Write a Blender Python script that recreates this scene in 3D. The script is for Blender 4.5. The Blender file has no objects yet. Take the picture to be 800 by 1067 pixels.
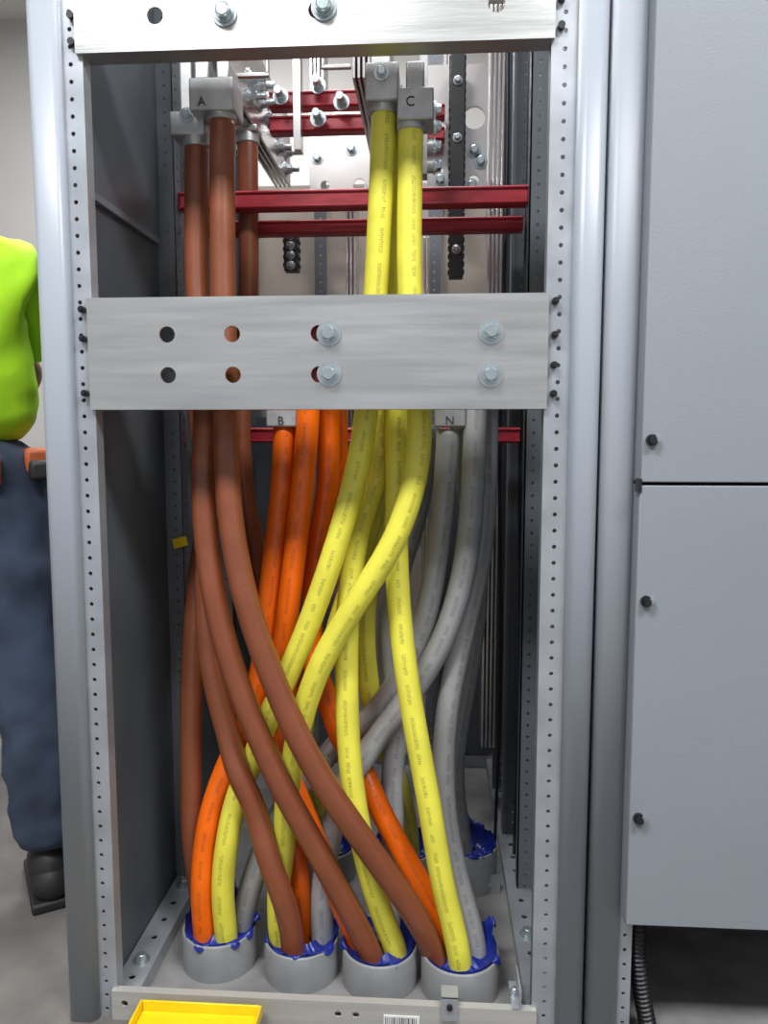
import bpy, bmesh, math, random
from mathutils import Vector, Matrix, Euler, noise, kdtree
random.seed(7)
scene=bpy.context.scene
COL=bpy.context.collection
PI=math.pi

# ---------------------------------------------------------------- materials
def _n(nt,t,**k):
    n=nt.nodes.new(t)
    for a,b in k.items(): setattr(n,a,b)
    return n
def pmat(name,col,rough=.5,metal=0.,var=.08,scale=8.,stretch=(1,1,1),bump=0.,bscale=None,rvar=.0,col2=None,spec=.5,trans=None):
    m=bpy.data.materials.new(name); m.use_nodes=True
    nt=m.node_tree; b=nt.nodes['Principled BSDF']
    tc=_n(nt,'ShaderNodeTexCoord'); mp=_n(nt,'ShaderNodeMapping'); mp.inputs['Scale'].default_value=stretch
    nt.links.new(tc.outputs['Object'],mp.inputs['Vector'])
    nz=_n(nt,'ShaderNodeTexNoise'); nz.inputs['Scale'].default_value=scale; nz.inputs['Detail'].default_value=5
    nt.links.new(mp.outputs[0],nz.inputs['Vector'])
    cr=_n(nt,'ShaderNodeValToRGB')
    c2=col2 or tuple(min(1,c*(1+var)) for c in col)
    c1=tuple(c*(1-var) for c in col)
    cr.color_ramp.elements[0].position=.3; cr.color_ramp.elements[1].position=.7
    cr.color_ramp.elements[0].color=(*c1,1); cr.color_ramp.elements[1].color=(*c2,1)
    nt.links.new(nz.outputs[0],cr.inputs[0]); nt.links.new(cr.outputs[0],b.inputs['Base Color'])
    b.inputs['Roughness'].default_value=rough; b.inputs['Metallic'].default_value=metal
    b.inputs['Specular IOR Level'].default_value=spec
    if rvar:
        mr=_n(nt,'ShaderNodeMapRange'); mr.inputs['To Min'].default_value=rough-rvar; mr.inputs['To Max'].default_value=rough+rvar
        nt.links.new(nz.outputs[0],mr.inputs[0]); nt.links.new(mr.outputs[0],b.inputs['Roughness'])
    if bump:
        n2=_n(nt,'ShaderNodeTexNoise'); n2.inputs['Scale'].default_value=bscale or scale*4; n2.inputs['Detail'].default_value=4
        nt.links.new(mp.outputs[0],n2.inputs['Vector'])
        bp=_n(nt,'ShaderNodeBump'); bp.inputs['Strength'].default_value=bump; bp.inputs['Distance'].default_value=.004
        nt.links.new(n2.outputs[0],bp.inputs['Height']); nt.links.new(bp.outputs[0],b.inputs['Normal'])
    return m
def cable_mat(name,col,ink,inkamt,rough=.34):
    m=bpy.data.materials.new(name); m.use_nodes=True
    nt=m.node_tree; b=nt.nodes['Principled BSDF']
    uv=_n(nt,'ShaderNodeUVMap'); sep=_n(nt,'ShaderNodeSeparateXYZ'); nt.links.new(uv.outputs[0],sep.inputs[0])
    def math_(op,a,bb=None):
        n=_n(nt,'ShaderNodeMath',operation=op)
        for i,x in enumerate((a,bb)):
            if x is None: continue
            if isinstance(x,(int,float)): n.inputs[i].default_value=x
            else: nt.links.new(x,n.inputs[i])
        return n.outputs[0]
    u,v=sep.outputs[0],sep.outputs[1]
    dv=math_('ABSOLUTE',math_('SUBTRACT',v,.5))
    band=math_('LESS_THAN',dv,.026)
    mp=_n(nt,'ShaderNodeMapping'); mp.inputs['Scale'].default_value=(520,95,1); nt.links.new(uv.outputs[0],mp.inputs[0])
    gl=_n(nt,'ShaderNodeTexNoise'); gl.inputs['Scale'].default_value=1; gl.inputs['Detail'].default_value=1; nt.links.new(mp.outputs[0],gl.inputs['Vector'])
    g=math_('GREATER_THAN',gl.outputs[0],.5)
    gap=math_('GREATER_THAN',math_('FRACT',math_('MULTIPLY',u,270)),.28)
    mp2=_n(nt,'ShaderNodeMapping'); mp2.inputs['Scale'].default_value=(38,0,1); nt.links.new(uv.outputs[0],mp2.inputs[0])
    wd=_n(nt,'ShaderNodeTexNoise'); wd.inputs['Scale'].default_value=1; wd.inputs['Detail'].default_value=0; nt.links.new(mp2.outputs[0],wd.inputs['Vector'])
    w=math_('GREATER_THAN',wd.outputs[0],.45)
    mask=math_('MULTIPLY',math_('MULTIPLY',math_('MULTIPLY',band,g),math_('MULTIPLY',gap,w)),inkamt)
    tc=_n(nt,'ShaderNodeTexCoord'); nz=_n(nt,'ShaderNodeTexNoise'); nz.inputs['Scale'].default_value=14; nz.inputs['Detail'].default_value=6
    nt.links.new(tc.outputs['Object'],nz.inputs['Vector'])
    cr=_n(nt,'ShaderNodeValToRGB'); cr.color_ramp.elements[0].position=.3; cr.color_ramp.elements[1].position=.7
    cr.color_ramp.elements[0].color=(*[c*.86 for c in col],1); cr.color_ramp.elements[1].color=(*[min(1,c*1.08) for c in col],1)
    nt.links.new(nz.outputs[0],cr.inputs[0])
    mx=_n(nt,'ShaderNodeMix',data_type='RGBA'); nt.links.new(mask,mx.inputs[0]); nt.links.new(cr.outputs[0],mx.inputs[6]); mx.inputs[7].default_value=(*ink,1)
    nt.links.new(mx.outputs[2],b.inputs['Base Color'])
    mr=_n(nt,'ShaderNodeMapRange'); mr.inputs['To Min'].default_value=rough-.08; mr.inputs['To Max'].default_value=rough+.12
    nt.links.new(nz.outputs[0],mr.inputs[0]); nt.links.new(mr.outputs[0],b.inputs['Roughness'])
    return m

M={}
M['paint']=pmat('ansi_grey_paint',(.32,.345,.38),.42,var=.05,scale=3,bump=.06,bscale=300)
M['door']=pmat('grey_door_paint',(.235,.255,.28),.55,var=.05,scale=2,bump=.12,bscale=350)
M['postp']=pmat('post_paint',(.34,.37,.415),.34,var=.04,scale=3)
M['galv']=pmat('galvanised_steel',(.40,.42,.45),.38,.5,var=.14,scale=14,rvar=.08)
M['alu']=pmat('mill_aluminium',(.54,.535,.525),.34,.85,var=.10,scale=7,stretch=(.6,2,9),rvar=.08,bump=.04,bscale=40)
M['sill']=pmat('sill_aluminium',(.52,.51,.48),.45,.4,var=.10,scale=7,stretch=(.6,2,9),rvar=.05,bump=.04,bscale=40)
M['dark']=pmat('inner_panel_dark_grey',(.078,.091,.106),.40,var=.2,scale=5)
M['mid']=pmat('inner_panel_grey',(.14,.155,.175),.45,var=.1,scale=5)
M['beige']=pmat('rear_beige_board',(.52,.45,.39),.7,var=.12,scale=3)
M['red']=pmat('red_glass_polyester',(.36,.020,.032),.4,var=.25,scale=20,stretch=(1,6,6))
M['tin']=pmat('tin_plated_bus',(.64,.60,.59),.25,.9,var=.1,scale=6)
M['lugm']=pmat('cast_aluminium_lug',(.44,.44,.44),.42,.6,var=.15,scale=40)
M['zinc']=pmat('zinc_bolt',(.50,.56,.58),.26,.8,var=.1,scale=60)
M['black']=pmat('black_plastic',(.012,.012,.014),.4,var=.2,scale=20)
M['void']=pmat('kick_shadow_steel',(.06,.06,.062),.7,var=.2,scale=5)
M['pvc']=pmat('grey_pvc',(.24,.245,.25),.45,var=.1,scale=25)
M['blue']=pmat('blue_plastic_film',(.008,.020,.20),.35,var=.3,scale=40,bump=.4,bscale=50)
M['floor']=pmat('concrete_floor',(.13,.12,.11),.75,var=.35,scale=6,bump=.3,bscale=60)
M['cfloor']=pmat('pad_concrete',(.20,.195,.19),.8,var=.3,scale=9,bump=.3,bscale=60)
M['wall']=pmat('painted_wall',(.54,.52,.50),.85,var=.05,scale=1.5)
M['ceil']=pmat('ceiling_paint',(.7,.7,.68),.9,var=.03,scale=2)
M['lime']=pmat('hi_vis_fabric',(.50,.98,.02),.8,var=.12,scale=9,bump=.8,bscale=9)
M['jean']=pmat('denim',(.038,.054,.090),.9,var=.4,scale=7,bump=.9,bscale=12)
M['skin']=pmat('skin',(.52,.28,.19),.55,var=.08,scale=20)
M['hair']=pmat('dark_hair',(.03,.018,.012),.6,var=.3,scale=60)
M['boot']=pmat('boot_leather',(.02,.018,.018),.6,var=.3,scale=20)
M['leather']=pmat('orange_leather',(.45,.10,.03),.6,var=.3,scale=25)
M['ytray']=pmat('yellow_plastic',(.85,.60,.01),.35,var=.1,scale=10)
M['white']=pmat('label_paper',(.75,.75,.73),.7,var=.03,scale=20)
M['ink']=pmat('marker_ink',(.02,.02,.03),.8,var=.1,scale=20)
M['eye']=pmat('eye_white',(.8,.8,.78),.3,var=.02,scale=20)
M['lampw']=bpy.data.materials.new('led_diffuser'); M['lampw'].use_nodes=True
_b=M['lampw'].node_tree.nodes['Principled BSDF']; _b.inputs['Emission Color'].default_value=(.95,.98,1,1); _b.inputs['Emission Strength'].default_value=6
M['c_brown']=cable_mat('brown_cable_jacket',(.215,.062,.027),(.06,.02,.015),.2,.30)
M['c_orange']=cable_mat('orange_cable_jacket',(.84,.135,.002),(.04,.01,.0),.6)
M['c_yellow']=cable_mat('yellow_cable_jacket',(.77,.71,.075),(.05,.04,.01),.72)
M['c_grey']=cable_mat('grey_cable_jacket',(.35,.35,.355),(.02,.02,.02),.6)

# ---------------------------------------------------------------- geometry helpers
def empty(name,loc=(0,0,0)):
    o=bpy.data.objects.new(name,None); COL.objects.link(o); o.location=loc; o.empty_display_size=.05
    return o
class B:
    def __init__(s): s.bm=bmesh.new(); s.mats=[]
    def mi(s,k):
        if k not in s.mats: s.mats.append(k)
        return s.mats.index(k)
    def _set(s,vs,k):
        i=s.mi(k)
        fs=set(f for v in vs for f in v.link_faces)
        for f in fs: f.material_index=i
    def box(s,x0,x1,y0,y1,z0,z1,k,rot=None):
        c=Vector(((x0+x1)/2,(y0+y1)/2,(z0+z1)/2))
        mt=Matrix.Translation(c)
        if rot: mt=mt@Euler(rot).to_matrix().to_4x4()
        mt=mt@Matrix.Diagonal((abs(x1-x0),abs(y1-y0),abs(z1-z0),1))
        r=bmesh.ops.create_cube(s.bm,size=1,matrix=mt); s._set(r['verts'],k); return s
    def cyl(s,c,r,h,ax,k,seg=24,r2=None,tw=0):
        q=Vector((0,0,1)).rotation_difference(Vector(ax).normalized()).to_matrix().to_4x4()
        rr=bmesh.ops.create_cone(s.bm,cap_ends=True,segments=seg,radius1=r,radius2=r if r2 is None else r2,depth=h,matrix=Matrix.Translation(c)@q@Matrix.Rotation(tw,4,'Z'))
        s._set(rr['verts'],k); return s
    def sph(s,c,r,k,sc=(1,1,1),u=20,v=12):
        rr=bmesh.ops.create_uvsphere(s.bm,u_segments=u,v_segments=v,radius=r,matrix=Matrix.Translation(c)@Matrix.Diagonal((*sc,1)))
        s._set(rr['verts'],k); return s
    def prism(s,pts,z0,z1,k):
        i=s.mi(k); n=len(pts)
        a=[s.bm.verts.new((p[0],p[1],z0)) for p in pts]; b=[s.bm.verts.new((p[0],p[1],z1)) for p in pts]
        fs=[s.bm.faces.new(a[::-1]),s.bm.faces.new(b)]
        for j in range(n): fs.append(s.bm.faces.new((a[j],a[(j+1)%n],b[(j+1)%n],b[j])))
        for f in fs: f.material_index=i
        return s
    def plate(s,org,U,V,cells,th,k,seg=16):
        """flat plate with real round holes. cells=(u0,u1,v0,v1,(cu,cv,r)|None)"""
        org,U,V=Vector(org),Vector(U),Vector(V); N=U.cross(V)*th; i=s.mi(k)
        P=lambda u,v,t: org+U*u+V*v+N*t
        def quad(*q):
            f=s.bm.faces.new([s.bm.verts.new(x) for x in q]); f.material_index=i
        for (u0,u1,v0,v1,h) in cells:
            if not h:
                for t in (0,1): quad(P(u0,v0,t),P(u1,v0,t),P(u1,v1,t),P(u0,v1,t))
            else:
                cu,cv,r=h[:3]; sl=h[3] if len(h)>3 else 0
                an=[2*PI*j/seg for j in range(seg)]
                an+=[math.atan2(b-cv,a-cu)%(2*PI) for a in(u0,u1) for b in(v0,v1)]
                an=sorted(set(round(a,5) for a in an))
                out=[];inn=[]
                for a in an:
                    c,sn=math.cos(a),math.sin(a); t=1e9
                    if c>1e-6:t=min(t,(u1-cu)/c)
                    if c<-1e-6:t=min(t,(u0-cu)/c)
                    if sn>1e-6:t=min(t,(v1-cv)/sn)
                    if sn<-1e-6:t=min(t,(v0-cv)/sn)
                    out.append((cu+c*t,cv+sn*t)); inn.append((cu+c*r+(sl if c>0 else -sl),cv+sn*r))
                n=len(an)
                for j in range(n):
                    q=(j+1)%n
                    for t in (0,1): quad(P(*out[j],t),P(*out[q],t),P(*inn[q],t),P(*inn[j],t))
                    quad(P(*inn[j],0),P(*inn[q],0),P(*inn[q],1),P(*inn[j],1))
        us=[c[0] for c in cells]+[c[1] for c in cells]; vs=[c[2] for c in cells]+[c[3] for c in cells]
        a,b,c,d=min(us),max(us),min(vs),max(vs)
        R=[(a,c),(b,c),(b,d),(a,d)]
        for j in range(4): quad(P(*R[j],0),P(*R[(j+1)%4],0),P(*R[(j+1)%4],1),P(*R[j],1))
        return s
    def strip(s,org,U,w,L,pitch,r,th,k,V=(0,0,1),off=None,seg=12):
        n=int(L/pitch); cells=[]
        o=w/2 if off is None else off
        for j in range(n): cells.append((0,w,j*pitch,(j+1)*pitch,(o,(j+.5)*pitch,r)))
        if n*pitch<L-1e-4: cells.append((0,w,n*pitch,L,None))
        return s.plate(org,U,V,cells,th,k,seg)
    def bolt(s,c,ax,r=.011,k='zinc',wash=True):
        c=Vector(c);ax=Vector(ax).normalized()
        if wash: s.cyl(c+ax*.0015,r*1.55,.003,ax,k,28)
        s.cyl(c+ax*.0045,r*1.15,.003,ax,k,28)
        s.cyl(c+ax*(.006+r*.35),r,r*.75,ax,k,6,r2=r*.96,tw=random.random())
        s.cyl(c+ax*(.006+r*.78),r*.85,r*.12,ax,k,20,r2=r*.7)
        return s
    def finish(s,name,parent=None,bevel=0,smooth=True,ang=35):
        for e in s.bm.edges:
            if len(e.link_faces)==2: e.smooth=e.calc_face_angle(0)<math.radians(ang)
        for f in s.bm.faces: f.smooth=smooth
        me=bpy.data.meshes.new(name); s.bm.to_mesh(me); s.bm.free()
        for k in s.mats: me.materials.append(M[k])
        o=bpy.data.objects.new(name,me); COL.objects.link(o)
        if parent: o.parent=parent
        if bevel:
            b=o.modifiers.new('bevel','BEVEL'); b.width=bevel; b.segments=2; b.limit_method='ANGLE'; b.angle_limit=math.radians(40)
        return o
def text_mesh(name,body,loc,size,parent,mat='ink',rot=(PI/2,0,0)):
    cu=bpy.data.curves.new(name,'FONT'); cu.body=body; cu.size=size; cu.extrude=.0004; cu.offset=-.0002
    t=bpy.data.objects.new(name+'_tmp',cu); COL.objects.link(t); bpy.context.view_layer.update()
    me=bpy.data.meshes.new_from_object(t.evaluated_get(bpy.context.evaluated_depsgraph_get()))
    bpy.data.objects.remove(t)
    me.materials.clear(); me.materials.append(M[mat])
    o=bpy.data.objects.new(name,me); COL.objects.link(o); o.location=loc; o.rotation_euler=rot; o.parent=parent
    return o
def catmull(pts,per=12):
    P=[Vector(p) for p in pts]; P=[P[0]*2-P[1]]+P+[P[-1]*2-P[-2]]
    out=[]
    for i in range(1,len(P)-2):
        p0,p1,p2,p3=P[i-1:i+3]
        t0=0;t1=t0+(p1-p0).length**.5;t2=t1+(p2-p1).length**.5;t3=t2+(p3-p2).length**.5
        for j in range(per):
            t=t1+(t2-t1)*j/per
            A1=p0*((t1-t)/(t1-t0))+p1*((t-t0)/(t1-t0)); A2=p1*((t2-t)/(t2-t1))+p2*((t-t1)/(t2-t1)); A3=p2*((t3-t)/(t3-t2))+p3*((t-t2)/(t3-t2))
            B1=A1*((t2-t)/(t2-t0))+A2*((t-t0)/(t2-t0)); B2=A2*((t3-t)/(t3-t1))+A3*((t-t1)/(t3-t1))
            out.append(B1*((t2-t)/(t2-t1))+B2*((t-t1)/(t2-t1)))
    out.append(P[-2]); return out
def smooth(path,it=10):
    for _ in range(it):
        path=[path[0]]+[(path[i-1]+path[i]*2+path[i+1])/4 for i in range(1,len(path)-1)]+[path[-1]]
    return path
def resample(path,step):
    out=[path[0].copy()]; acc=0
    for i in range(1,len(path)):
        a,b=path[i-1],path[i]; L=(b-a).length
        while acc+L>=step:
            t=(step-acc)/L; a=a+(b-a)*t; out.append(a.copy()); L=(b-a).length; acc=0
        acc+=L
    if (out[-1]-path[-1]).length>step*.3: out.append(path[-1].copy())
    else: out[-1]=path[-1].copy()
    return out
def tube(name,pts,r,mat,parent=None,seg=24,twist=0.,rf=None,per=10,sm=12,raw=False):
    path=pts if raw else smooth(catmull(pts,per),sm)
    bm=bmesh.new(); uvl=bm.loops.layers.uv.new('UVMap'); rings=[];us=[];u=0
    ph=random.random()*20
    for i,p in enumerate(path):
        t=(path[min(i+1,len(path)-1)]-path[max(i-1,0)]).normalized()
        ref=Vector((.15,-1,0.02)); n=(ref-t*ref.dot(t)).normalized(); b=t.cross(n)
        if i: u+=(p-path[i-1]).length
        rr=rf(u) if rf else r
        tw=twist*math.sin(u*2.3+ph)
        rings.append([bm.verts.new(p+(n*math.cos(PI+2*PI*k/seg+tw)+b*math.sin(PI+2*PI*k/seg+tw))*rr) for k in range(seg)]); us.append(u+ph)
    for i in range(len(rings)-1):
        for k in range(seg):
            q=(k+1)%seg
            f=bm.faces.new((rings[i][k],rings[i][q],rings[i+1][q],rings[i+1][k])); f.smooth=True
            for l,(uu,vv) in zip(f.loops,((us[i],k/seg),(us[i],(k+1)/seg),(us[i+1],(k+1)/seg),(us[i+1],k/seg))): l[uvl].uv=(uu,vv)
    bm.faces.new(rings[0][::-1]); bm.faces.new(rings[-1])
    bmesh.ops.recalc_face_normals(bm,faces=bm.faces)
    me=bpy.data.meshes.new(name); bm.to_mesh(me); bm.free(); me.materials.append(M[mat])
    o=bpy.data.objects.new(name,me); COL.objects.link(o)
    if parent:o.parent=parent
    return o

# ---------------------------------------------------------------- room
B().box(-4,3.2,-3.5,3.2,-.1,0,'floor').finish('floor')
B().box(-4,3.2,3.2,3.3,0,3.3,'wall').finish('wall_back')
B().box(-4.1,-4,-3.5,3.3,0,3.3,'wall').finish('wall_left')
B().box(3.2,3.3,-3.5,3.3,0,3.3,'wall').finish('wall_right')
B().box(-4.1,3.3,-3.5,3.3,3.3,3.4,'ceil').finish('ceiling')

# ---------------------------------------------------------------- open switchgear cabinet
H=2.15
cab=empty('switchgear_cabinet')
def rounded_post(x0,x1,y0,yb,rad):
    pts=[(x0,yb)]
    for j in range(7):
        a=PI+PI/2*j/6; pts.append((x0+rad+rad*math.cos(a),y0+rad+rad*math.sin(a)))
    for j in range(7):
        a=1.5*PI+PI/2*j/6; pts.append((x1-rad+rad*math.cos(a),y0+rad+rad*math.sin(a)))
    pts.append((x1,yb)); return pts
b=B(); b.prism(rounded_post(-.619,-.569,-.014,.03,.013),0,H,'postp'); b.finish('front_post_left',cab)
b=B(); b.prism(rounded_post(.206,.250,-.014,.03,.016),0,H,'postp'); b.finish('front_post_right',cab)
b=B(); b.strip((-.570,.004,0),(1,0,0),.032,H,.0254,.0034,-.003,'galv',off=.013); b.box(-.540,-.538,.007,.03,0,H,'galv'); b.finish('perforated_flange_left',cab)
b=B(); b.strip((.168,.004,0),(1,0,0),.040,H,.0254,.0034,-.003,'galv',off=.020); b.box(.168,.170,.007,.03,0,H,'mid'); b.finish('perforated_flange_right',cab)
# side sheets
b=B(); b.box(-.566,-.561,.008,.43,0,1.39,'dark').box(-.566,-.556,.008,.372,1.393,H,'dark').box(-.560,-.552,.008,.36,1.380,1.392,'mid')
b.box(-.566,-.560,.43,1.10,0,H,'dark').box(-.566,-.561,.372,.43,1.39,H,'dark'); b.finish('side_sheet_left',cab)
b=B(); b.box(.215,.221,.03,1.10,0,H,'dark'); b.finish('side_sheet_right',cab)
b=B(); b.box(-.56,.21,.03,1.04,.0005,.004,'cfloor'); b.finish('pad_inside_base',cab)
# intermediate perforated posts
b=B()
b.strip((-.560,.375,0),(1,0,0),.036,H,.0254,.003,-.003,'mid',off=.02)
b.strip((-.526,.375,0),(0,1,0),.035,H,.0254,.003,.003,'mid')
b.strip((-.560,.76,0),(1,0,0),.036,H,.0254,.003,-.003,'galv')
b.strip((-.560,1.06,0),(1,0,0),.05,H,.0254,.003,-.003,'mid')
b.finish('inner_posts_left',cab)
b=B()
b.strip((.183,.375,0),(1,0,0),.034,H,.0254,.003,-.003,'mid')
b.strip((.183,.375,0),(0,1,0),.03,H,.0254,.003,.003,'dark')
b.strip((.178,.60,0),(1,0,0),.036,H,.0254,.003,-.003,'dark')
b.box(.172,.178,.60,.64,0,H,'mid')
b.strip((.165,.84,0),(1,0,0),.05,H,.0254,.003,-.003,'mid')
b.strip((.165,1.06,0),(1,0,0),.05,H,.0254,.003,-.003,'mid')
b.finish('inner_posts_right',cab)
# rear board and rear rails
b=B(); b.box(-.56,.22,1.10,1.11,0,1.72,'beige'); b.finish('rear_board',cab)
b=B()
for z in (1.34,.72): b.box(-.56,.22,1.04,1.058,z,z+.025,'mid')
b.box(-.56,.22,1.04,1.09,0,.04,'galv')
b.strip((-.345,1.05,0),(1,0,0),.035,H,.0254,.0035,-.003,'mid'); b.strip((-.02,1.05,0),(1,0,0),.035,H,.0254,.0035,-.003,'mid')
b.box(-.52,-.36,1.03,1.04,.35,1.05,'dark').box(.02,.165,1.03,1.04,.05,1.18,'dark')
b.finish('rear_rails',cab)
# base rails
b=B()
b.strip((-.556,.03,.03),(1,0,0),.045,1.01,.055,.006,.003,'galv',V=(0,1,0))
b.box(-.559,-.556,.03,1.04,0,.033,'galv').box(-.511,-.508,.03,1.04,0,.033,'galv')
b.strip((.165,.03,.03),(1,0,0),.045,1.01,.055,.006,.003,'galv',V=(0,1,0))
b.box(.162,.165,.03,1.04,0,.033,'galv').box(.21,.213,.03,1.04,0,.033,'galv')
b.bolt((-.533,.10,.033),(0,0,1),.010).bolt((-.533,.34,.033),(0,0,1),.010).bolt((.187,.22,.033),(0,0,1),.010)
b.finish('base_rails',cab)
# black screws in the flanges
b=B()
for z in (1.195,1.150,1.065): b.cyl((-.552,-.001,z),.0055,.008,(0,-1,0),'black',12).cyl((-.552,-.006,z),.003,.008,(0,-1,0),'black',8)
for z in (1.20,1.150,1.105,1.062): b.cyl((.181,-.001,z),.0055,.008,(0,-1,0),'black',12).cyl((.181,-.006,z),.003,.008,(0,-1,0),'black',8)
for z in (1.592,1.63): b.cyl((-.552,-.001,z),.0055,.008,(0,-1,0),'black',12); b.cyl((.181,-.001,z),.0055,.008,(0,-1,0),'black',12)
b.finish('flange_screws',cab)

# ---------------------------------------------------------------- cross bars
def crossbar(x0,x1,z0,z1,cols,holes,bolts):
    e=empty('aluminum_crossbar')
    b=B(); xs=sorted(set([x0]+cols+[x1])); rows=sorted(set(h[1] for h in holes))
    zb=[z0]+[(rows[i]+rows[i+1])/2 for i in range(len(rows)-1)]+[z1]
    cells=[]
    for i in range(len(xs)-1):
        for j in range(len(rows)):
            hh=[h for h in holes if xs[i]<h[0]<xs[i+1] and h[1]==rows[j]]
            if hh:
                h=hh[0]; c=h[0]; w=.045
                if c-w>xs[i]: cells.append((xs[i],c-w,zb[j],zb[j+1],None))
                if c+w<xs[i+1]: cells.append((c+w,xs[i+1],zb[j],zb[j+1],None))
                cells.append((max(c-w,xs[i]),min(c+w,xs[i+1]),zb[j],zb[j+1],(h[0],)+tuple(h[1:])))
            else: cells.append((xs[i],xs[i+1],zb[j],zb[j+1],None))
    b.plate((0,-.004,0),(1,0,0),(0,0,1),cells,-.005,'alu',seg=28)
    b.box(x0,x1,.001,.035,z1-.005,z1,'alu').box(x0,x1,.001,.035,z0,z0+.005,'alu')
    b.finish('bar',e)
    k=B()
    for (x,z) in bolts: k.bolt((x,-.004,z),(0,-1,0),.0122)
    k.finish('hex_bolts',e)
    return e
hs=[(x,z,.0125,(.006 if x==-.172 else 0)) for x in (-.416,-.313,-.172,.080) for z in (1.155,1.0925)]
crossbar(-.543,.171,1.039,1.212,[-.365,-.24,-.05],hs,[(-.162,1.154),(-.162,1.093),(.0855,1.155),(.0855,1.0905)])
hs=[(x,1.624,.0125,(.005 if x==-.172 else 0)) for x in (-.421,-.315,-.172,.087)]
crossbar(-.546,.172,1.574,1.70,[-.368,-.24,-.04],hs,[(-.315,1.623),(-.166,1.626)])

# sill
e=empty('base_sill')
b=B(); cells=[]
xs=[-.545,-.50,-.47,-.17,-.14,-.11,.06,.12,.175]
for i in range(len(xs)-1):
    small=(xs[i+1]-xs[i])<.05
    cells.append((xs[i],xs[i+1],0,.052,((xs[i]+xs[i+1])/2,.03,.006) if small else None))
b.plate((0,-.004,0),(1,0,0),(0,0,1),cells,-.004,'sill')
b.box(-.545,.175,-.0,.010,.048,.052,'sill')
b.finish('sill_channel',e)
b=B(); b.box(-.078,-.018,-.0055,-.0042,.012,.033,'white')
for j in range(16): b.box(-.075+j*.0034,-.075+j*.0034+random.uniform(.0008,.002),-.006,-.0055,.016,.03,'ink')
b.finish('barcode_label',e)
e2=empty('cable_tie_clip')
b=B(); b.box(.018,.046,-.008,-.005,.03,.072,'galv').box(.018,.046,-.008,.02,.070,.073,'galv').cyl((.032,-.010,.056),.005,.006,(0,-1,0),'black',12); b.finish('clip_body',e2)
e2=empty('base_angle_bracket')
b=B(); b.box(.135,.150,-.004,.06,.053,.056,'galv').box(.147,.150,-.004,.06,.056,.085,'galv').bolt((.142,.03,.056),(0,0,1),.006); b.finish('bracket_body',e2)
e2=empty('floor_bracket')
b=B(); b.box(.10,.150,.40,.403,0.004,.045,'galv').box(.10,.150,.403,.44,0.004,.007,'galv').cyl((.125,.398,.025),.006,.004,(0,-1,0),'zinc',12); b.finish('bracket_body',e2)

# ---------------------------------------------------------------- red bus supports
def redbar(x0,x1,y0,y1,z0,z1):
    e=empty('red_bus_support'); b=B()
    b.box(x0,x1,y0,y1,z0,z1,'red'); b.box(x0,x1,y0-.004,y0,z0+.002,z0+.007,'red').box(x0,x1,y0-.004,y0,z1-.007,z1-.002,'red')
    b.finish('beam',e,bevel=.002); return e
redbar(-.522,.183,.395,.425,1.455,1.492)
redbar(-.522,.183,.476,.506,1.425,1.455)
redbar(-.522,.183,.46,.49,.982,1.015)
redbar(-.360,-.150,.52,.55,1.70,1.735)
redbar(-.360,-.150,.52,.55,1.650,1.685)
redbar(-.100,.02,.64,.67,1.72,1.75)
redbar(-.100,.02,.64,.67,1.67,1.70)
e=empty('red_insulator')
B().box(-.195,-.150,.010,.05,1.075,1.175,'red').box(-.195,-.150,.010,.05,1.60,1.66,'red').finish('block',e,bevel=.002)

# ---------------------------------------------------------------- bus bars running back
def busrun(xs,z0,z1,y0,y1,bolts):
    e=empty('bus_bar_stack'); b=B()
    for x in xs: b.box(x,x+.0055,y0,y1,z0,z1,'tin')
    b.finish('bars',e,bevel=.0008)
    k=B()
    for (y,z) in bolts:
        xx=max(xs)+.0055
        k.bolt((xx,y,z),(1,0,0),.012); k.cyl((xx+.018,y,z),.007,.03,(1,0,0),'zinc',14)
    k.finish('bus_bolts',e); return e
busrun([-.412,-.401,-.390,-.379],1.634,1.80,.25,.84,[(.40,1.71),(.40,1.675),(.49,1.735),(.49,1.70),(.58,1.70),(.58,1.74),(.68,1.675),(.68,1.71),(.78,1.66),(.78,1.70)])
busrun([-.150,-.141,-.132,-.123],1.634,1.80,.24,.62,[(.34,1.70),(.44,1.70),(.44,1.66)])
e=empty('bus_connector_angle'); b=B()
b.box(-.372,-.300,.235,.245,1.640,1.646,'tin').box(-.372,-.369,.235,.30,1.640,1.75,'tin').box(-.306,-.300,.235,.245,1.646,1.76,'tin')
b.box(-.205,-.152,.235,.245,1.650,1.656,'tin').box(-.205,-.199,.235,.245,1.656,1.76,'tin').finish('angle',e,bevel=.001)
# vertical risers
def riser(x,y,z0,z1,n=3,w=.09):
    e=empty('vertical_bus_bar'); b=B()
    for j in range(n): b.box(x+j*.010,x+j*.010+.006,y,y+w,z0,z1,'tin')
    b.finish('bars',e,bevel=.0008); return e
riser(-.225,.78,.30,1.60); riser(.125,.72,.20,2.0,4,.07); riser(-.03,.82,.3,1.5,2)
riser(-.33,.90,1.86,2.1,4); riser(.02,.92,1.60,2.0,3)
# black standoff insulators
def standoff(x,y,z0,z1,tilt=0):
    e=empty('black_bus_insulator'); b=B()
    b.box(x-.016,x+.016,y,y+.035,z0,z1,'black',rot=(0,tilt,0))
    for j in range(4):
        z=z0+(z1-z0)*(j+.5)/4; b.bolt((x,y,z),(0,-1,0),.007)
    for j in range(int((z1-z0)/.018)):
        z=z0+.01+j*.018; b.box(x-.019,x+.019,y+.004,y+.033,z,z+.008,'black')
    b.finish('body',e,bevel=.001); return e
standoff(.048,.62,1.36,1.85)
standoff(-.335,.62,1.38,1.47)
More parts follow.
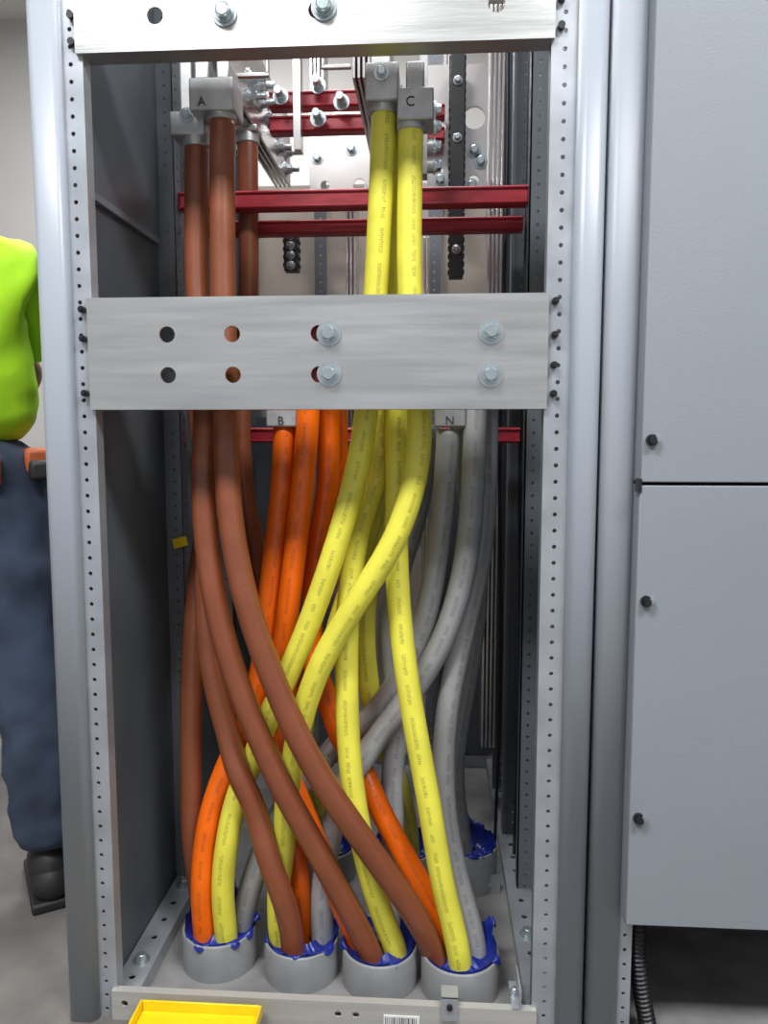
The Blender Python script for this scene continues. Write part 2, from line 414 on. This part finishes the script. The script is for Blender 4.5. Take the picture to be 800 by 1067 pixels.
# tin plated splice plates with holes and bolts
e=empty('bus_splice_plate'); b=B()
b.plate((-.02,.70,1.56),(1,0,0),(0,0,1),[(0,.06,0,.10,(.03,.06,.010)),(.06,.14,0,.10,(.11,.04,.012)),(0,.06,.10,.3,(.03,.16,.014)),(.06,.14,.10,.3,(.11,.18,.026))],-.008,'tin')
for p in ((.005,.70,1.70),(.09,.70,1.665),(.105,.70,1.64),(.01,.70,1.60),(.085,.70,1.585)): b.bolt(p,(0,-1,0),.011)
b.finish('plate',e)
e=empty('bus_splice_plate'); b=B()
b.plate((-.33,.88,1.60),(1,0,0),(0,0,1),[(0,.08,0,.1,(.04,.05,.012)),(.08,.2,0,.1,(.13,.05,.016)),(0,.2,.1,.25,None)],-.006,'tin')
for p in ((-.31,.88,1.72),(-.22,.88,1.74),(-.17,.88,1.64)): b.bolt(p,(0,-1,0),.011)
b.finish('plate',e)
e=empty('bus_splice_plate'); b=B()
b.box(-.53,-.44,.70,.708,1.56,1.85,'mid')
for p in ((-.50,.70,1.60),(-.47,.70,1.68),(-.50,.70,1.75)): b.bolt(p,(0,-1,0),.010)
b.finish('plate',e)
# control wires at side
for x,y in ((-.49,.60),(.19,.50),(.15,.55)):
    tube('black_control_wire',[(x,y,.04),(x+.01,y+.02,.5),(x-.005,y,1.0),(x+.005,y,1.5),(x,y,2.0)],.004,'black',seg=8,per=8)
e=empty('yellow_wire_tag'); B().box(-.545,-.515,.368,.371,.765,.785,'ytray',rot=(0,-.25,0)).finish('tag',e)

# ---------------------------------------------------------------- lugs
def lug(letter,tops,x0,x1,z0,z1,y0,y1,lt,extra=()):
    e=empty('cable_lug'); b=B()
    b.box(x0,x1,y0,y1,z0,z1,'lugm')
    for (x,y,z,*r) in tops: b.cyl((x,y,z),(r[0] if r else .0240),.03,(0,0,1),'lugm',28)
    for q in extra: b.box(*q,'lugm')
    b.finish('lug_body',e,bevel=.003)
    k=B(); k.bolt(((x0+x1)/2,y0,(z0+z1)/2+.012),(0,-1,0),.008); 
    if not lt: k.finish('set_screw',e)
    else: k.bm.free(); text_mesh('letter_'+letter,letter,lt,.022,e)
    return e
lug('A',[(-.425,.205,1.522)],-.465,-.403,1.522,1.562,.18,.235,None,[(-.452,-.43,.20,.235,1.56,1.66)])
lug('A',[(-.368,.17,1.552)],-.418,-.342,1.547,1.600,.142,.215,(-.403,.1405,1.553),[(-.410,-.385,.15,.215,1.60,1.645),(-.372,-.350,.15,.215,1.60,1.63),(-.40,-.37,.16,.248,1.64,1.75)])
lug('A',[(-.391,.45,1.615)],-.416,-.366,1.620,1.633,.425,.475,None)
lug('C',[(-.088,.16,1.552)],-.118,-.062,1.550,1.61,.13,.20,None,[(-.110,-.075,.14,.238,1.61,1.75)])
lug('C',[(-.042,.15,1.520)],-.064,-.004,1.515,1.565,.12,.19,(-.050,.1185,1.535),[(-.05,-.02,.13,.18,1.565,1.61)])
lug('C',[(-.070,.225,1.545)],-.095,-.04,1.565,1.60,.205,.26,None)
lug('B',[(-.279,.24,1.03)],-.310,-.252,1.014,1.09,.212,.272,(-.288,.2105,1.018))
lug('B',[(-.232,.22,1.09)],-.250,-.185,1.10,1.14,.19,.30,None)
lug('N',[(.027,.25,1.03)],.0,.058,1.014,1.09,.220,.282,(.02,.2185,1.018))
lug('N',[(.078,.24,1.09)],.062,.12,1.10,1.14,.21,.30,None)
e=empty('lug_bolt_row'); b=B()
for z in (1.50,1.535,1.57,1.60): b.bolt((-.004,.30,z),(1,0,0),.010).cyl((-.012,.30,z),.013,.016,(1,0,0),'lugm',20)
b.box(-.03,-.016,.28,.32,1.48,1.75,'lugm').finish('bolts',e)
# upper connector hardware: clamp bars, studs and nuts in front of the upper red supports
e=empty('bus_clamp_hardware'); b=B()
for (x,y,z) in ((-.25,.50,1.735),(-.25,.50,1.668),(-.33,.50,1.715),(-.20,.50,1.70)):
    b.cyl((x,y-.01,z),.008,.055,(0,-1,0),'zinc',12); b.bolt((x,y,z),(0,-1,0),.011)
b.box(-.30,-.285,.48,.515,1.60,1.80,'tin').box(-.478,-.462,.30,.34,1.50,1.80,'lugm')
for z in (1.60,1.66,1.72): b.bolt((-.470,.30,z),(0,-1,0),.009)
b.finish('clamps_and_studs',e)

# ---------------------------------------------------------------- power cables  (world coordinates, metres)
CB=[]
def cab_(name,col,pts,r=.0212): CB.append([name,col,r,resample(smooth(catmull(pts,14),14),.012)])
br='brown_power_cable'; og='orange_power_cable'; ye='yellow_power_cable'; gy='grey_power_cable'
cab_(br,'c_brown',[(-.425,.205,1.513),(-.426,.19,1.262),(-.404,.15,1.038),(-.402,.12,.888),(-.384,.10,.738),(-.347,.09,.588),(-.278,.085,.415),(-.196,.09,.252),(-.135,.10,.125),(-.105,.105,.05),(-.10,.107,.005)],.0215)
cab_(br,'c_brown',[(-.368,.17,1.541),(-.368,.15,1.254),(-.358,.12,1.038),(-.352,.10,.889),(-.326,.08,.743),(-.272,.07,.579),(-.199,.06,.427),(-.108,.065,.285),(-.024,.09,.144),(.012,.110,.05),(.018,.115,.005)],.0220)
cab_(br,'c_brown',[(-.391,.45,1.61),(-.396,.45,1.27),(-.410,.42,1.045),(-.397,.40,.864),(-.370,.40,.719),(-.354,.40,.503),(-.317,.42,.267),(-.25,.46,.08),(-.245,.46,.005)])
cab_(br,'c_brown',[(-.455,.27,1.20),(-.450,.26,1.05),(-.434,.24,.95),(-.424,.21,.809),(-.420,.18,.668),(-.396,.15,.532),(-.332,.12,.359),(-.281,.11,.214),(-.255,.11,.09),(-.250,.108,.005)])
cab_(br,'c_brown',[(-.470,.33,1.10),(-.451,.31,.853),(-.461,.27,.723),(-.463,.22,.544),(-.460,.19,.370),(-.457,.18,.228),(-.442,.185,.08),(-.438,.187,.005)])
cab_(og,'c_orange',[(-.279,.24,1.014),(-.288,.23,.879),(-.305,.22,.734),(-.322,.22,.585),(-.345,.21,.474),(-.387,.18,.377),(-.417,.155,.281),(-.430,.145,.158),(-.427,.145,.06),(-.425,.145,.005)])
cab_(og,'c_orange',[(-.232,.22,1.09),(-.232,.22,1.037),(-.241,.21,.917),(-.259,.20,.756),(-.279,.20,.610),(-.295,.20,.479),(-.267,.17,.357),(-.210,.15,.237),(-.156,.13,.122),(-.134,.145,.05),(-.130,.148,.005)])
cab_(og,'c_orange',[(-.200,.27,1.10),(-.200,.27,1.038),(-.201,.26,.914),(-.228,.26,.746),(-.232,.26,.613),(-.196,.24,.467),(-.132,.21,.347),(-.062,.18,.231),(.005,.155,.122),(.034,.153,.05),(.038,.155,.005)])
cab_(og,'c_orange',[(-.192,.31,1.10),(-.192,.31,1.043),(-.189,.31,.949),(-.217,.31,.718),(-.272,.28,.549),(-.300,.24,.406),(-.277,.20,.304),(-.254,.175,.185),(-.244,.178,.06),(-.243,.180,.005)])
cab_(ye,'c_yellow',[(-.088,.16,1.541),(-.093,.16,1.412),(-.105,.16,1.204),(-.118,.15,1.038),(-.135,.15,.937),(-.175,.14,.793),(-.228,.14,.645),(-.284,.14,.516),(-.332,.14,.405),(-.369,.135,.293),(-.388,.135,.160),(-.384,.140,.06),(-.382,.141,.005)])
cab_(ye,'c_yellow',[(-.042,.15,1.509),(-.043,.14,1.248),(-.025,.12,1.037),(-.029,.11,.940),(-.064,.10,.825),(-.135,.105,.706),(-.196,.11,.599),(-.239,.12,.471),(-.267,.13,.306),(-.280,.13,.176),(-.281,.140,.05),(-.280,.145,.005)])
cab_(ye,'c_yellow',[(-.070,.22,1.528),(-.071,.22,1.263),(-.070,.20,1.039),(-.065,.18,.919),(-.066,.17,.781),(-.056,.15,.645),(-.035,.13,.507),(-.008,.11,.369),(.019,.10,.212),(.050,.095,.08),(.055,.095,.005)])
cab_(ye,'c_yellow',[(-.099,.22,1.2),(-.099,.22,1.040),(-.101,.22,.934),(-.135,.20,.829),(-.152,.17,.710),(-.155,.15,.573),(-.148,.13,.419),(-.127,.115,.280),(-.092,.12,.137),(-.062,.128,.05),(-.058,.130,.005)])
cab_(ye,'c_yellow',[(-.050,.29,1.15),(-.055,.29,1.023),(-.094,.26,.914),(-.145,.25,.749),(-.189,.24,.619),(-.245,.30,.491),(-.275,.36,.303),(-.225,.42,.09),(-.215,.425,.005)])
cab_(ye,'c_yellow',[(-.095,.32,1.1),(-.095,.32,1.005),(-.113,.31,.797),(-.135,.30,.644),(-.126,.30,.486),(-.079,.33,.314),(-.05,.41,.142),(-.045,.44,.005)])
cab_(gy,'c_grey',[(.027,.25,1.010),(.019,.25,.879),(.002,.25,.732),(-.029,.25,.601),(-.103,.25,.465),(-.206,.24,.370),(-.296,.21,.264),(-.350,.18,.123),(-.362,.180,.05),(-.364,.182,.005)],.0222)
cab_(gy,'c_grey',[(.078,.24,1.09),(.076,.24,1.037),(.071,.22,.882),(.052,.22,.720),(.008,.22,.591),(-.073,.22,.468),(-.143,.21,.375),(-.190,.20,.254),(-.205,.165,.129),(-.203,.158,.05),(-.203,.155,.005)],.0222)
cab_(gy,'c_grey',[(.100,.29,1.10),(.100,.29,1.032),(.095,.27,.804),(.063,.26,.637),(.029,.24,.472),(.023,.22,.308),(.045,.19,.18),(.080,.138,.07),(.083,.135,.005)],.0222)
cab_(gy,'c_grey',[(.052,.34,1.08),(.052,.34,1.005),(.090,.34,.718),(.074,.37,.511),(.046,.40,.286),(.068,.43,.10),(.080,.44,.005)],.0222)
cab_(gy,'c_grey',[(-.01,.38,1.02),(-.03,.37,.85),(-.090,.35,.635),(-.075,.32,.461),(-.080,.28,.336),(-.075,.22,.197),(-.080,.178,.08),(-.084,.175,.005)],.0222)
# settle the bundle so that crossing cables rest on each other instead of passing through
orig=[[p.copy() for p in c[3]] for c in CB]
for it in range(60):
    kd=kdtree.KDTree(sum(len(c[3]) for c in CB)); idx=[]
    for ci,c in enumerate(CB):
        for pi_,p in enumerate(c[3]): kd.insert(p,len(idx)); idx.append((ci,pi_))
    kd.balance()
    push=[[Vector((0,0,0)) for _ in c[3]] for c in CB]
    for gi,(ci,pi_) in enumerate(idx):
        p=CB[ci][3][pi_]
        best={}
        for co_,gj,d in kd.find_range(p,.0455):
            cj=idx[gj][0]
            if cj==ci: continue
            if cj not in best or d<best[cj][1]: best[cj]=(co_,d)
        for cj,(co_,d) in best.items():
            need=CB[ci][2]+CB[cj][2]+.0008
            if d<need:
                v=p-co_; v.z*=.3; v.x*=.7
                if v.length<1e-5: v=Vector((0,1 if ci>cj else -1,0))
                push[ci][pi_]+=v.normalized()*(need-d)*.5
    for ci,c in enumerate(CB):
        n=len(c[3]); ps=push[ci]
        for _ in range(3): ps=[ps[0]]+[(ps[i-1]+ps[i]*2+ps[i+1])/4 for i in range(1,n-1)]+[ps[-1]]
        disp=[c[3][i]+ps[i]-orig[ci][i] for i in range(n)]
        for i in range(n):
            w=min(1,i/6,(n-1-i)/6)
            disp[i]*=w if w<1 else 1
        if it%3==2 and it<57: disp=[disp[0]]+[(disp[i-1]+disp[i]*4+disp[i+1])/6 for i in range(1,n-1)]+[disp[-1]]
        c[3]=[orig[ci][i]+disp[i] for i in range(n)]
for name,col,r,path in CB:
    tube(name,smooth(path,3),r,col,twist=.25,raw=True)

# ---------------------------------------------------------------- conduits + blue film
def conduit(cx,cy,r,h,film=True,amp=.012,seed=0):
    e=empty('pvc_conduit',(cx,cy,.004))
    bm=bmesh.new(); prof=[(r,0),(r,h-.003),(r-.0015,h),(r-.0045,h),(r-.006,h-.003),(r-.006,.001)]
    n=56; rings=[[bm.verts.new((a*math.cos(2*PI*k/n),a*math.sin(2*PI*k/n),z)) for k in range(n)] for a,z in prof]
    for i in range(len(prof)-1):
        for k in range(n):
            f=bm.faces.new((rings[i][k],rings[i][(k+1)%n],rings[i+1][(k+1)%n],rings[i+1][k])); f.smooth=True
    me=bpy.data.meshes.new('bell_end'); bm.to_mesh(me); bm.free(); me.materials.append(M['pvc'])
    o=bpy.data.objects.new('bell_end',me); COL.objects.link(o); o.parent=e
    if film:
        bm=bmesh.new(); n=160; rings=[]
        ri=r-.0068
        for j in range(12):
            ring=[]
            for k in range(n):
                t=2*PI*k/n
                q=noise.noise(Vector((math.cos(t)*1.5+seed*3.1,math.sin(t)*1.5,seed)))
                q2=noise.noise(Vector((math.cos(t)*2.6+seed,math.sin(t)*2.6,seed*2.)))
                q3=noise.noise(Vector((math.cos(t)*8+seed,math.sin(t)*8,seed*2.+j*.1)))
                back=min(1,max(0,math.sin(t)+.55)/1.1)
                rise=.0025+abs(q2)*.005+amp*back*max(.30,.55+.9*q+.6*q2+.12*q3)
                if j<6:   # film gathered inwards around the cables, below the rim
                    f=(6-j)/6; rr=ri*(1-.62*f)+q3*.001; z=h-.003-.012*math.sin(f*PI)-.004*f+q2*.008*f+q3*.003*math.sin(f*PI)
                    z-=.012*f*back
                elif j<=9:
                    f=(j-6)/3; z=h-.003+(.003+rise)*f; rr=ri+max(0,z-h)*(.30+.4*q2)+q3*.0012*f
                else:     # folded-over lip in a few places
                    f=(j-9)/2; fl=min(1,max(0,q*2.2+q2*1.2-.05))
                    z=h+rise-(rise*.8+.010)*f*fl; rr=ri+rise*(.30+.4*q2)+q3*.001+(.0092)*math.sin(f*PI/2)*fl
                ring.append(bm.verts.new((rr*math.cos(t),rr*math.sin(t),z)))
            rings.append(ring)
        for i in range(len(rings)-1):
            for k in range(n):
                f=bm.faces.new((rings[i][k],rings[i][(k+1)%n],rings[i+1][(k+1)%n],rings[i+1][k])); f.smooth=True
        me=bpy.data.meshes.new('blue_film'); bm.to_mesh(me); bm.free(); me.materials.append(M['blue'])
        o=bpy.data.objects.new('blue_film',me); COL.objects.link(o); o.parent=e
    return e
conduit(-.400,.155,.0695,.070,True,.036,1)
conduit(-.240,.137,.0690,.068,True,.024,2)
conduit(-.093,.124,.0690,.068,True,.028,3)
conduit(.053,.112,.0700,.070,True,.032,4)
conduit(-.235,.455,.065,.07,True,.03,5)
conduit(-.055,.440,.065,.08,True,.035,6)
conduit(.085,.440,.060,.09,True,.030,7)

# ---------------------------------------------------------------- adjacent cabinet with doors
adj=empty('metal_enclosed_cabinet')
b=B(); b.prism(rounded_post(.254,.306,-.014,.03,.014),0,H,'paint'); b.finish('front_post',adj)
b=B(); b.box(.262,.268,.03,1.1,0,H,'mid').box(.262,1.15,1.09,1.1,0,H,'mid').box(1.14,1.15,.0,1.1,0,H,'mid').box(.262,1.15,0,1.1,H-.01,H,'mid')
b.box(.306,1.15,.05,.06,.236,H,'mid'); b.finish('shell',adj)
def door(name,z0,z1):
    b=B(); b.box(.304,1.13,-.044,-.041+.002,z0,z1,'door').box(.304,.308,-.039,-.002,z0,z1,'door').box(1.126,1.13,-.039,-.002,z0,z1,'door')
    b.box(.308,1.126,-.039,-.002,z0,z0+.003,'door').box(.308,1.126,-.039,-.002,z1-.003,z1,'door'); b.finish(name,adj,bevel=.0022)
door('upper_door',.930,2.05); door('lower_door',.236,.925)
b=B()
for z in (.992,.752,.412):
    b.cyl((.318,-.046,z),.0085,.006,(0,-1,0),'black',20).cyl((.318,-.052,z),.006,.008,(0,-1,0),'black',6).cyl((.325,-.048,z+.002),.004,.010,(0,-1,0),'zinc',10)
b.box(.300,.306,-.046,-.03,.915,.935,'black')
b.finish('door_latches',adj)
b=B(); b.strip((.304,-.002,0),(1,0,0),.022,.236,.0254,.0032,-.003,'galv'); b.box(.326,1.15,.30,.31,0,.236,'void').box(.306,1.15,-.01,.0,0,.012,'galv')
b.box(.326,1.14,.0,.30,.0,.003,'cfloor'); b.finish('kick_space',adj)
tube('corrugated_black_conduit',[(.345,.02,.245),(.340,.02,.19),(.343,.02,.13),(.352,.02,.07),(.362,.02,.02)],.012,'black',per=40,sm=4,seg=20,rf=lambda u:.0125+.0022*math.sin(u*2*PI/.008))

# ---------------------------------------------------------------- yellow tray in front of the sill
e=empty('yellow_parts_tray')
b=B()
b.box(-.485,-.285,-.100,-.020,.030,.033,'ytray').box(-.485,-.285,-.020,-.016,.030,.050,'ytray').box(-.485,-.285,-.104,-.100,.030,.045,'ytray')
b.box(-.489,-.485,-.104,-.016,.030,.050,'ytray').box(-.285,-.281,-.104,-.016,.030,.050,'ytray')
b.box(-.482,-.478,-.10,-.02,0,.030,'ytray').box(-.292,-.288,-.10,-.02,0,.030,'ytray')
b.finish('tray_body',e,bevel=.0015)

# ---------------------------------------------------------------- worker (seen from behind, mostly left of the frame)
wk=empty('construction_worker',(-1.065,.42,0)); wk.rotation_euler=(0,0,math.radians(33))
def skin(name,verts,edges,rad,mat,sub=2,root=0):
    me=bpy.data.meshes.new(name); me.from_pydata(verts,edges,[]); me.materials.append(M[mat])
    o=bpy.data.objects.new(name,me); COL.objects.link(o); o.parent=wk
    o.modifiers.new('skin','SKIN'); sv=me.skin_vertices[0].data
    for i,r in enumerate(rad): sv[i].radius=r if isinstance(r,tuple) else (r,r)
    for i in range(len(verts)): sv[i].use_root=(i==root)
    s=o.modifiers.new('sub','SUBSURF'); s.levels=sub; s.render_levels=sub
    o.modifiers['skin'].use_smooth_shade=True
    return o
def folds(o,strength,size):
    t=bpy.data.textures.new(o.name+'_folds','CLOUDS'); t.noise_scale=size
    s=o.modifiers.new('sub2','SUBSURF'); s.levels=1; s.render_levels=1
    d=o.modifiers.new('folds','DISPLACE'); d.texture=t; d.strength=strength; d.mid_level=.5
X=0.;Y=0.
o=skin('shirt',[(X,Y,.965),(X,Y,1.08),(X,Y,1.22),(X,Y+.01,1.33),(X,Y+.01,1.40),(X,Y+.015,1.46),
  (X+.16,Y+.01,1.375),(X+.195,Y+.05,1.26),(X+.185,Y+.11,1.17),(X-.16,Y+.01,1.375),(X-.195,Y+.05,1.26),(X-.185,Y+.11,1.17)],
  [(0,1),(1,2),(2,3),(3,4),(4,5),(3,6),(6,7),(7,8),(3,9),(9,10),(10,11)],
  [(.225,.155),(.215,.145),(.195,.135),(.18,.125),(.14,.10),(.062,.062),(.085,.085),(.070,.070),(.066,.066),(.085,.085),(.070,.070),(.066,.066)],'lime')
folds(o,.030,.09)
o=skin('jeans',[(X,Y,.93),(X+.110,Y-.03,.80),(X+.125,Y-.07,.66),(X+.140,Y-.11,.49),(X+.150,Y-.17,.28),(X+.155,Y-.20,.10),(X-.105,Y,.82),(X-.11,Y+.06,.66),(X-.12,Y+.08,.48),(X-.12,Y+.02,.28),(X-.12,Y-.02,.10),(X,Y,1.03)],
  [(0,1),(1,2),(2,3),(3,4),(4,5),(0,6),(6,7),(7,8),(8,9),(9,10),(0,11)],
  [(.245,.14),(.135,.125),(.108,.105),(.088,.088),(.082,.080),(.078,.078),(.13,.12),(.105,.105),(.085,.088),(.078,.080),(.074,.078),(.215,.125)],'jean')
folds(o,.03,.07)
for sx,(fx,fy) in (('right',(.155,-.20)),('left',(-.12,-.02))):
    b=B(); b.sph((fx,fy+.0,.065),.06,'boot',(.75,.95,1.1)).sph((fx+.005,fy+.07,.048),.055,'boot',(.85,1.7,.75)).sph((fx,fy-.02,.05),.052,'boot',(.85,1,.85))
    b.box(fx-.044,fx+.050,fy-.065,fy+.15,0,.022,'boot'); b.finish('boot_'+sx,wk,bevel=.006)
for nm,s in (('right',1),('left',-1)):
    skin('forearm_'+nm,[(X+s*.185,Y+.10,1.19),(X+s*.175,Y+.135,1.12),(X+s*.12,Y+.23,1.105),(X+s*.06,Y+.31,1.10),(X+s*.045,Y+.36,1.10)],[(0,1),(1,2),(2,3),(3,4)],[.042,.043,.038,.028,(.036,.020)],'skin')
    for j in range(4):
        bx=X+s*(.072-j*.019); L=(.030,.036,.034,.027)[j]
        skin('finger_%s_%d'%(nm,j+1),[(bx,Y+.37,1.10),(bx,Y+.40,1.10),(bx-s*.004,Y+.40+L*.8,1.09),(bx-s*.008,Y+.40+L*1.2,1.068)],[(0,1),(1,2),(2,3)],[.0095,.009,.0085,.0075],'skin',1)
    skin('thumb_'+nm,[(X+s*.03,Y+.34,1.10),(X+s*.008,Y+.365,1.105),(X+s*.0,Y+.395,1.10)],[(0,1),(1,2)],[.012,.011,.009],'skin',1)
skin('neck',[(X,Y+.012,1.42),(X,Y+.02,1.50),(X,Y+.03,1.56)],[(0,1),(1,2)],[.06,.055,.055],'skin')
bm=bmesh.new(); bmesh.ops.create_uvsphere(bm,u_segments=36,v_segments=24,radius=1)
for v in bm.verts:
    x,y,z=v.co
    w=.076*(1-.18*max(0,-z)); d=.096; h=.118
    nx,ny,nz=x*w,y*d,z*h
    if y>0:
        ny+=.022*math.exp(-((x/.16)**2+((z+.12)/.17)**2))
        ny-=.010*math.exp(-(((abs(x)-.38)/.18)**2+((z-.08)/.12)**2))
        ny+=.006*math.exp(-((x/.3)**2+((z+.45)/.08)**2))
        ny+=.008*math.exp(-((x/.3)**2+((z+.8)/.15)**2))
    if z<-.3 and y<0: ny*=.8
    v.co=(nx,ny,nz)
for f in bm.faces: f.smooth=True
me=bpy.data.meshes.new('head'); bm.to_mesh(me); bm.free(); me.materials.append(M['skin'])
o=bpy.data.objects.new('head',me); COL.objects.link(o); o.parent=wk; o.location=(X,Y+.045,1.625)
b=B(); b.sph((X,Y+.032,1.645),.1,'hair',(.82,1.0,1.12)); hd=b.finish('hair',wk)
bm=bmesh.new(); bm.from_mesh(hd.data)
bmesh.ops.delete(bm,geom=[v for v in bm.verts if (v.co.y>Y+.09 and v.co.z<1.70) or v.co.z<1.585],context='VERTS'); bm.to_mesh(hd.data); bm.free()
b=B()
for s in (-1,1):
    b.sph((X+s*.029,Y+.045+.080,1.634),.0115,'eye').sph((X+s*.029,Y+.045+.0905,1.634),.0045,'ink')
b.finish('eyes',wk)
b=B()
for s in (-1,1): b.sph((X+s*.077,Y+.045,1.622),.03,'skin',(.28,.62,1))
b.finish('ears',wk)
b=B()
b.box(.150,.210,-.11,.02,.915,.970,'leather').box(.155,.205,-.135,-.11,.90,.945,'boot').box(.02,.10,-.165,-.135,.89,.965,'leather')
b.finish('tool_pouch',wk,bevel=.01)

# ---------------------------------------------------------------- lights
def area(name,loc,size,pw,col=(1,1,1),sy=None):
    l=bpy.data.lights.new(name,'AREA'); l.shape='RECTANGLE'; l.size=size; l.size_y=sy or size; l.energy=pw; l.color=col
    o=bpy.data.objects.new(name,l); COL.objects.link(o); o.location=loc
    return o
for i,(x,y,p) in enumerate(((-1.0,-1.6,100),(1.2,-1.6,88),(-1.0,1.9,65),(-.2,.75,30))):  # last two panels: unseen, added to brighten the cabinet's back and interior
    f=empty('ceiling_and_fill_fixture',(x,y,3.27)); 
    B().box(-.62,.62,-.31,.31,-.0,.03,'galv').box(-.58,.58,-.27,.27,-.008,.0,'lampw').finish('panel',f)
    area('led_panel_and_fill_light',(x,y,3.24),1.15,p,(.97,.98,1),sy=.55)
w=bpy.data.worlds.new('room_ambient'); scene.world=w; w.use_nodes=True
w.node_tree.nodes['Background'].inputs[0].default_value=(.88,.93,1,1); w.node_tree.nodes['Background'].inputs[1].default_value=.52
scene.view_settings.view_transform='Standard'

# ---------------------------------------------------------------- camera
c=bpy.data.cameras.new('camera'); co=bpy.data.objects.new('camera',c); COL.objects.link(co)
co.location=(0,-1.2,1.0); co.rotation_euler=(math.radians(84.25),0,math.radians(3.7))
c.sensor_fit='VERTICAL'; c.sensor_height=36; c.lens=36*802/1067; c.clip_start=.02
scene.camera=co
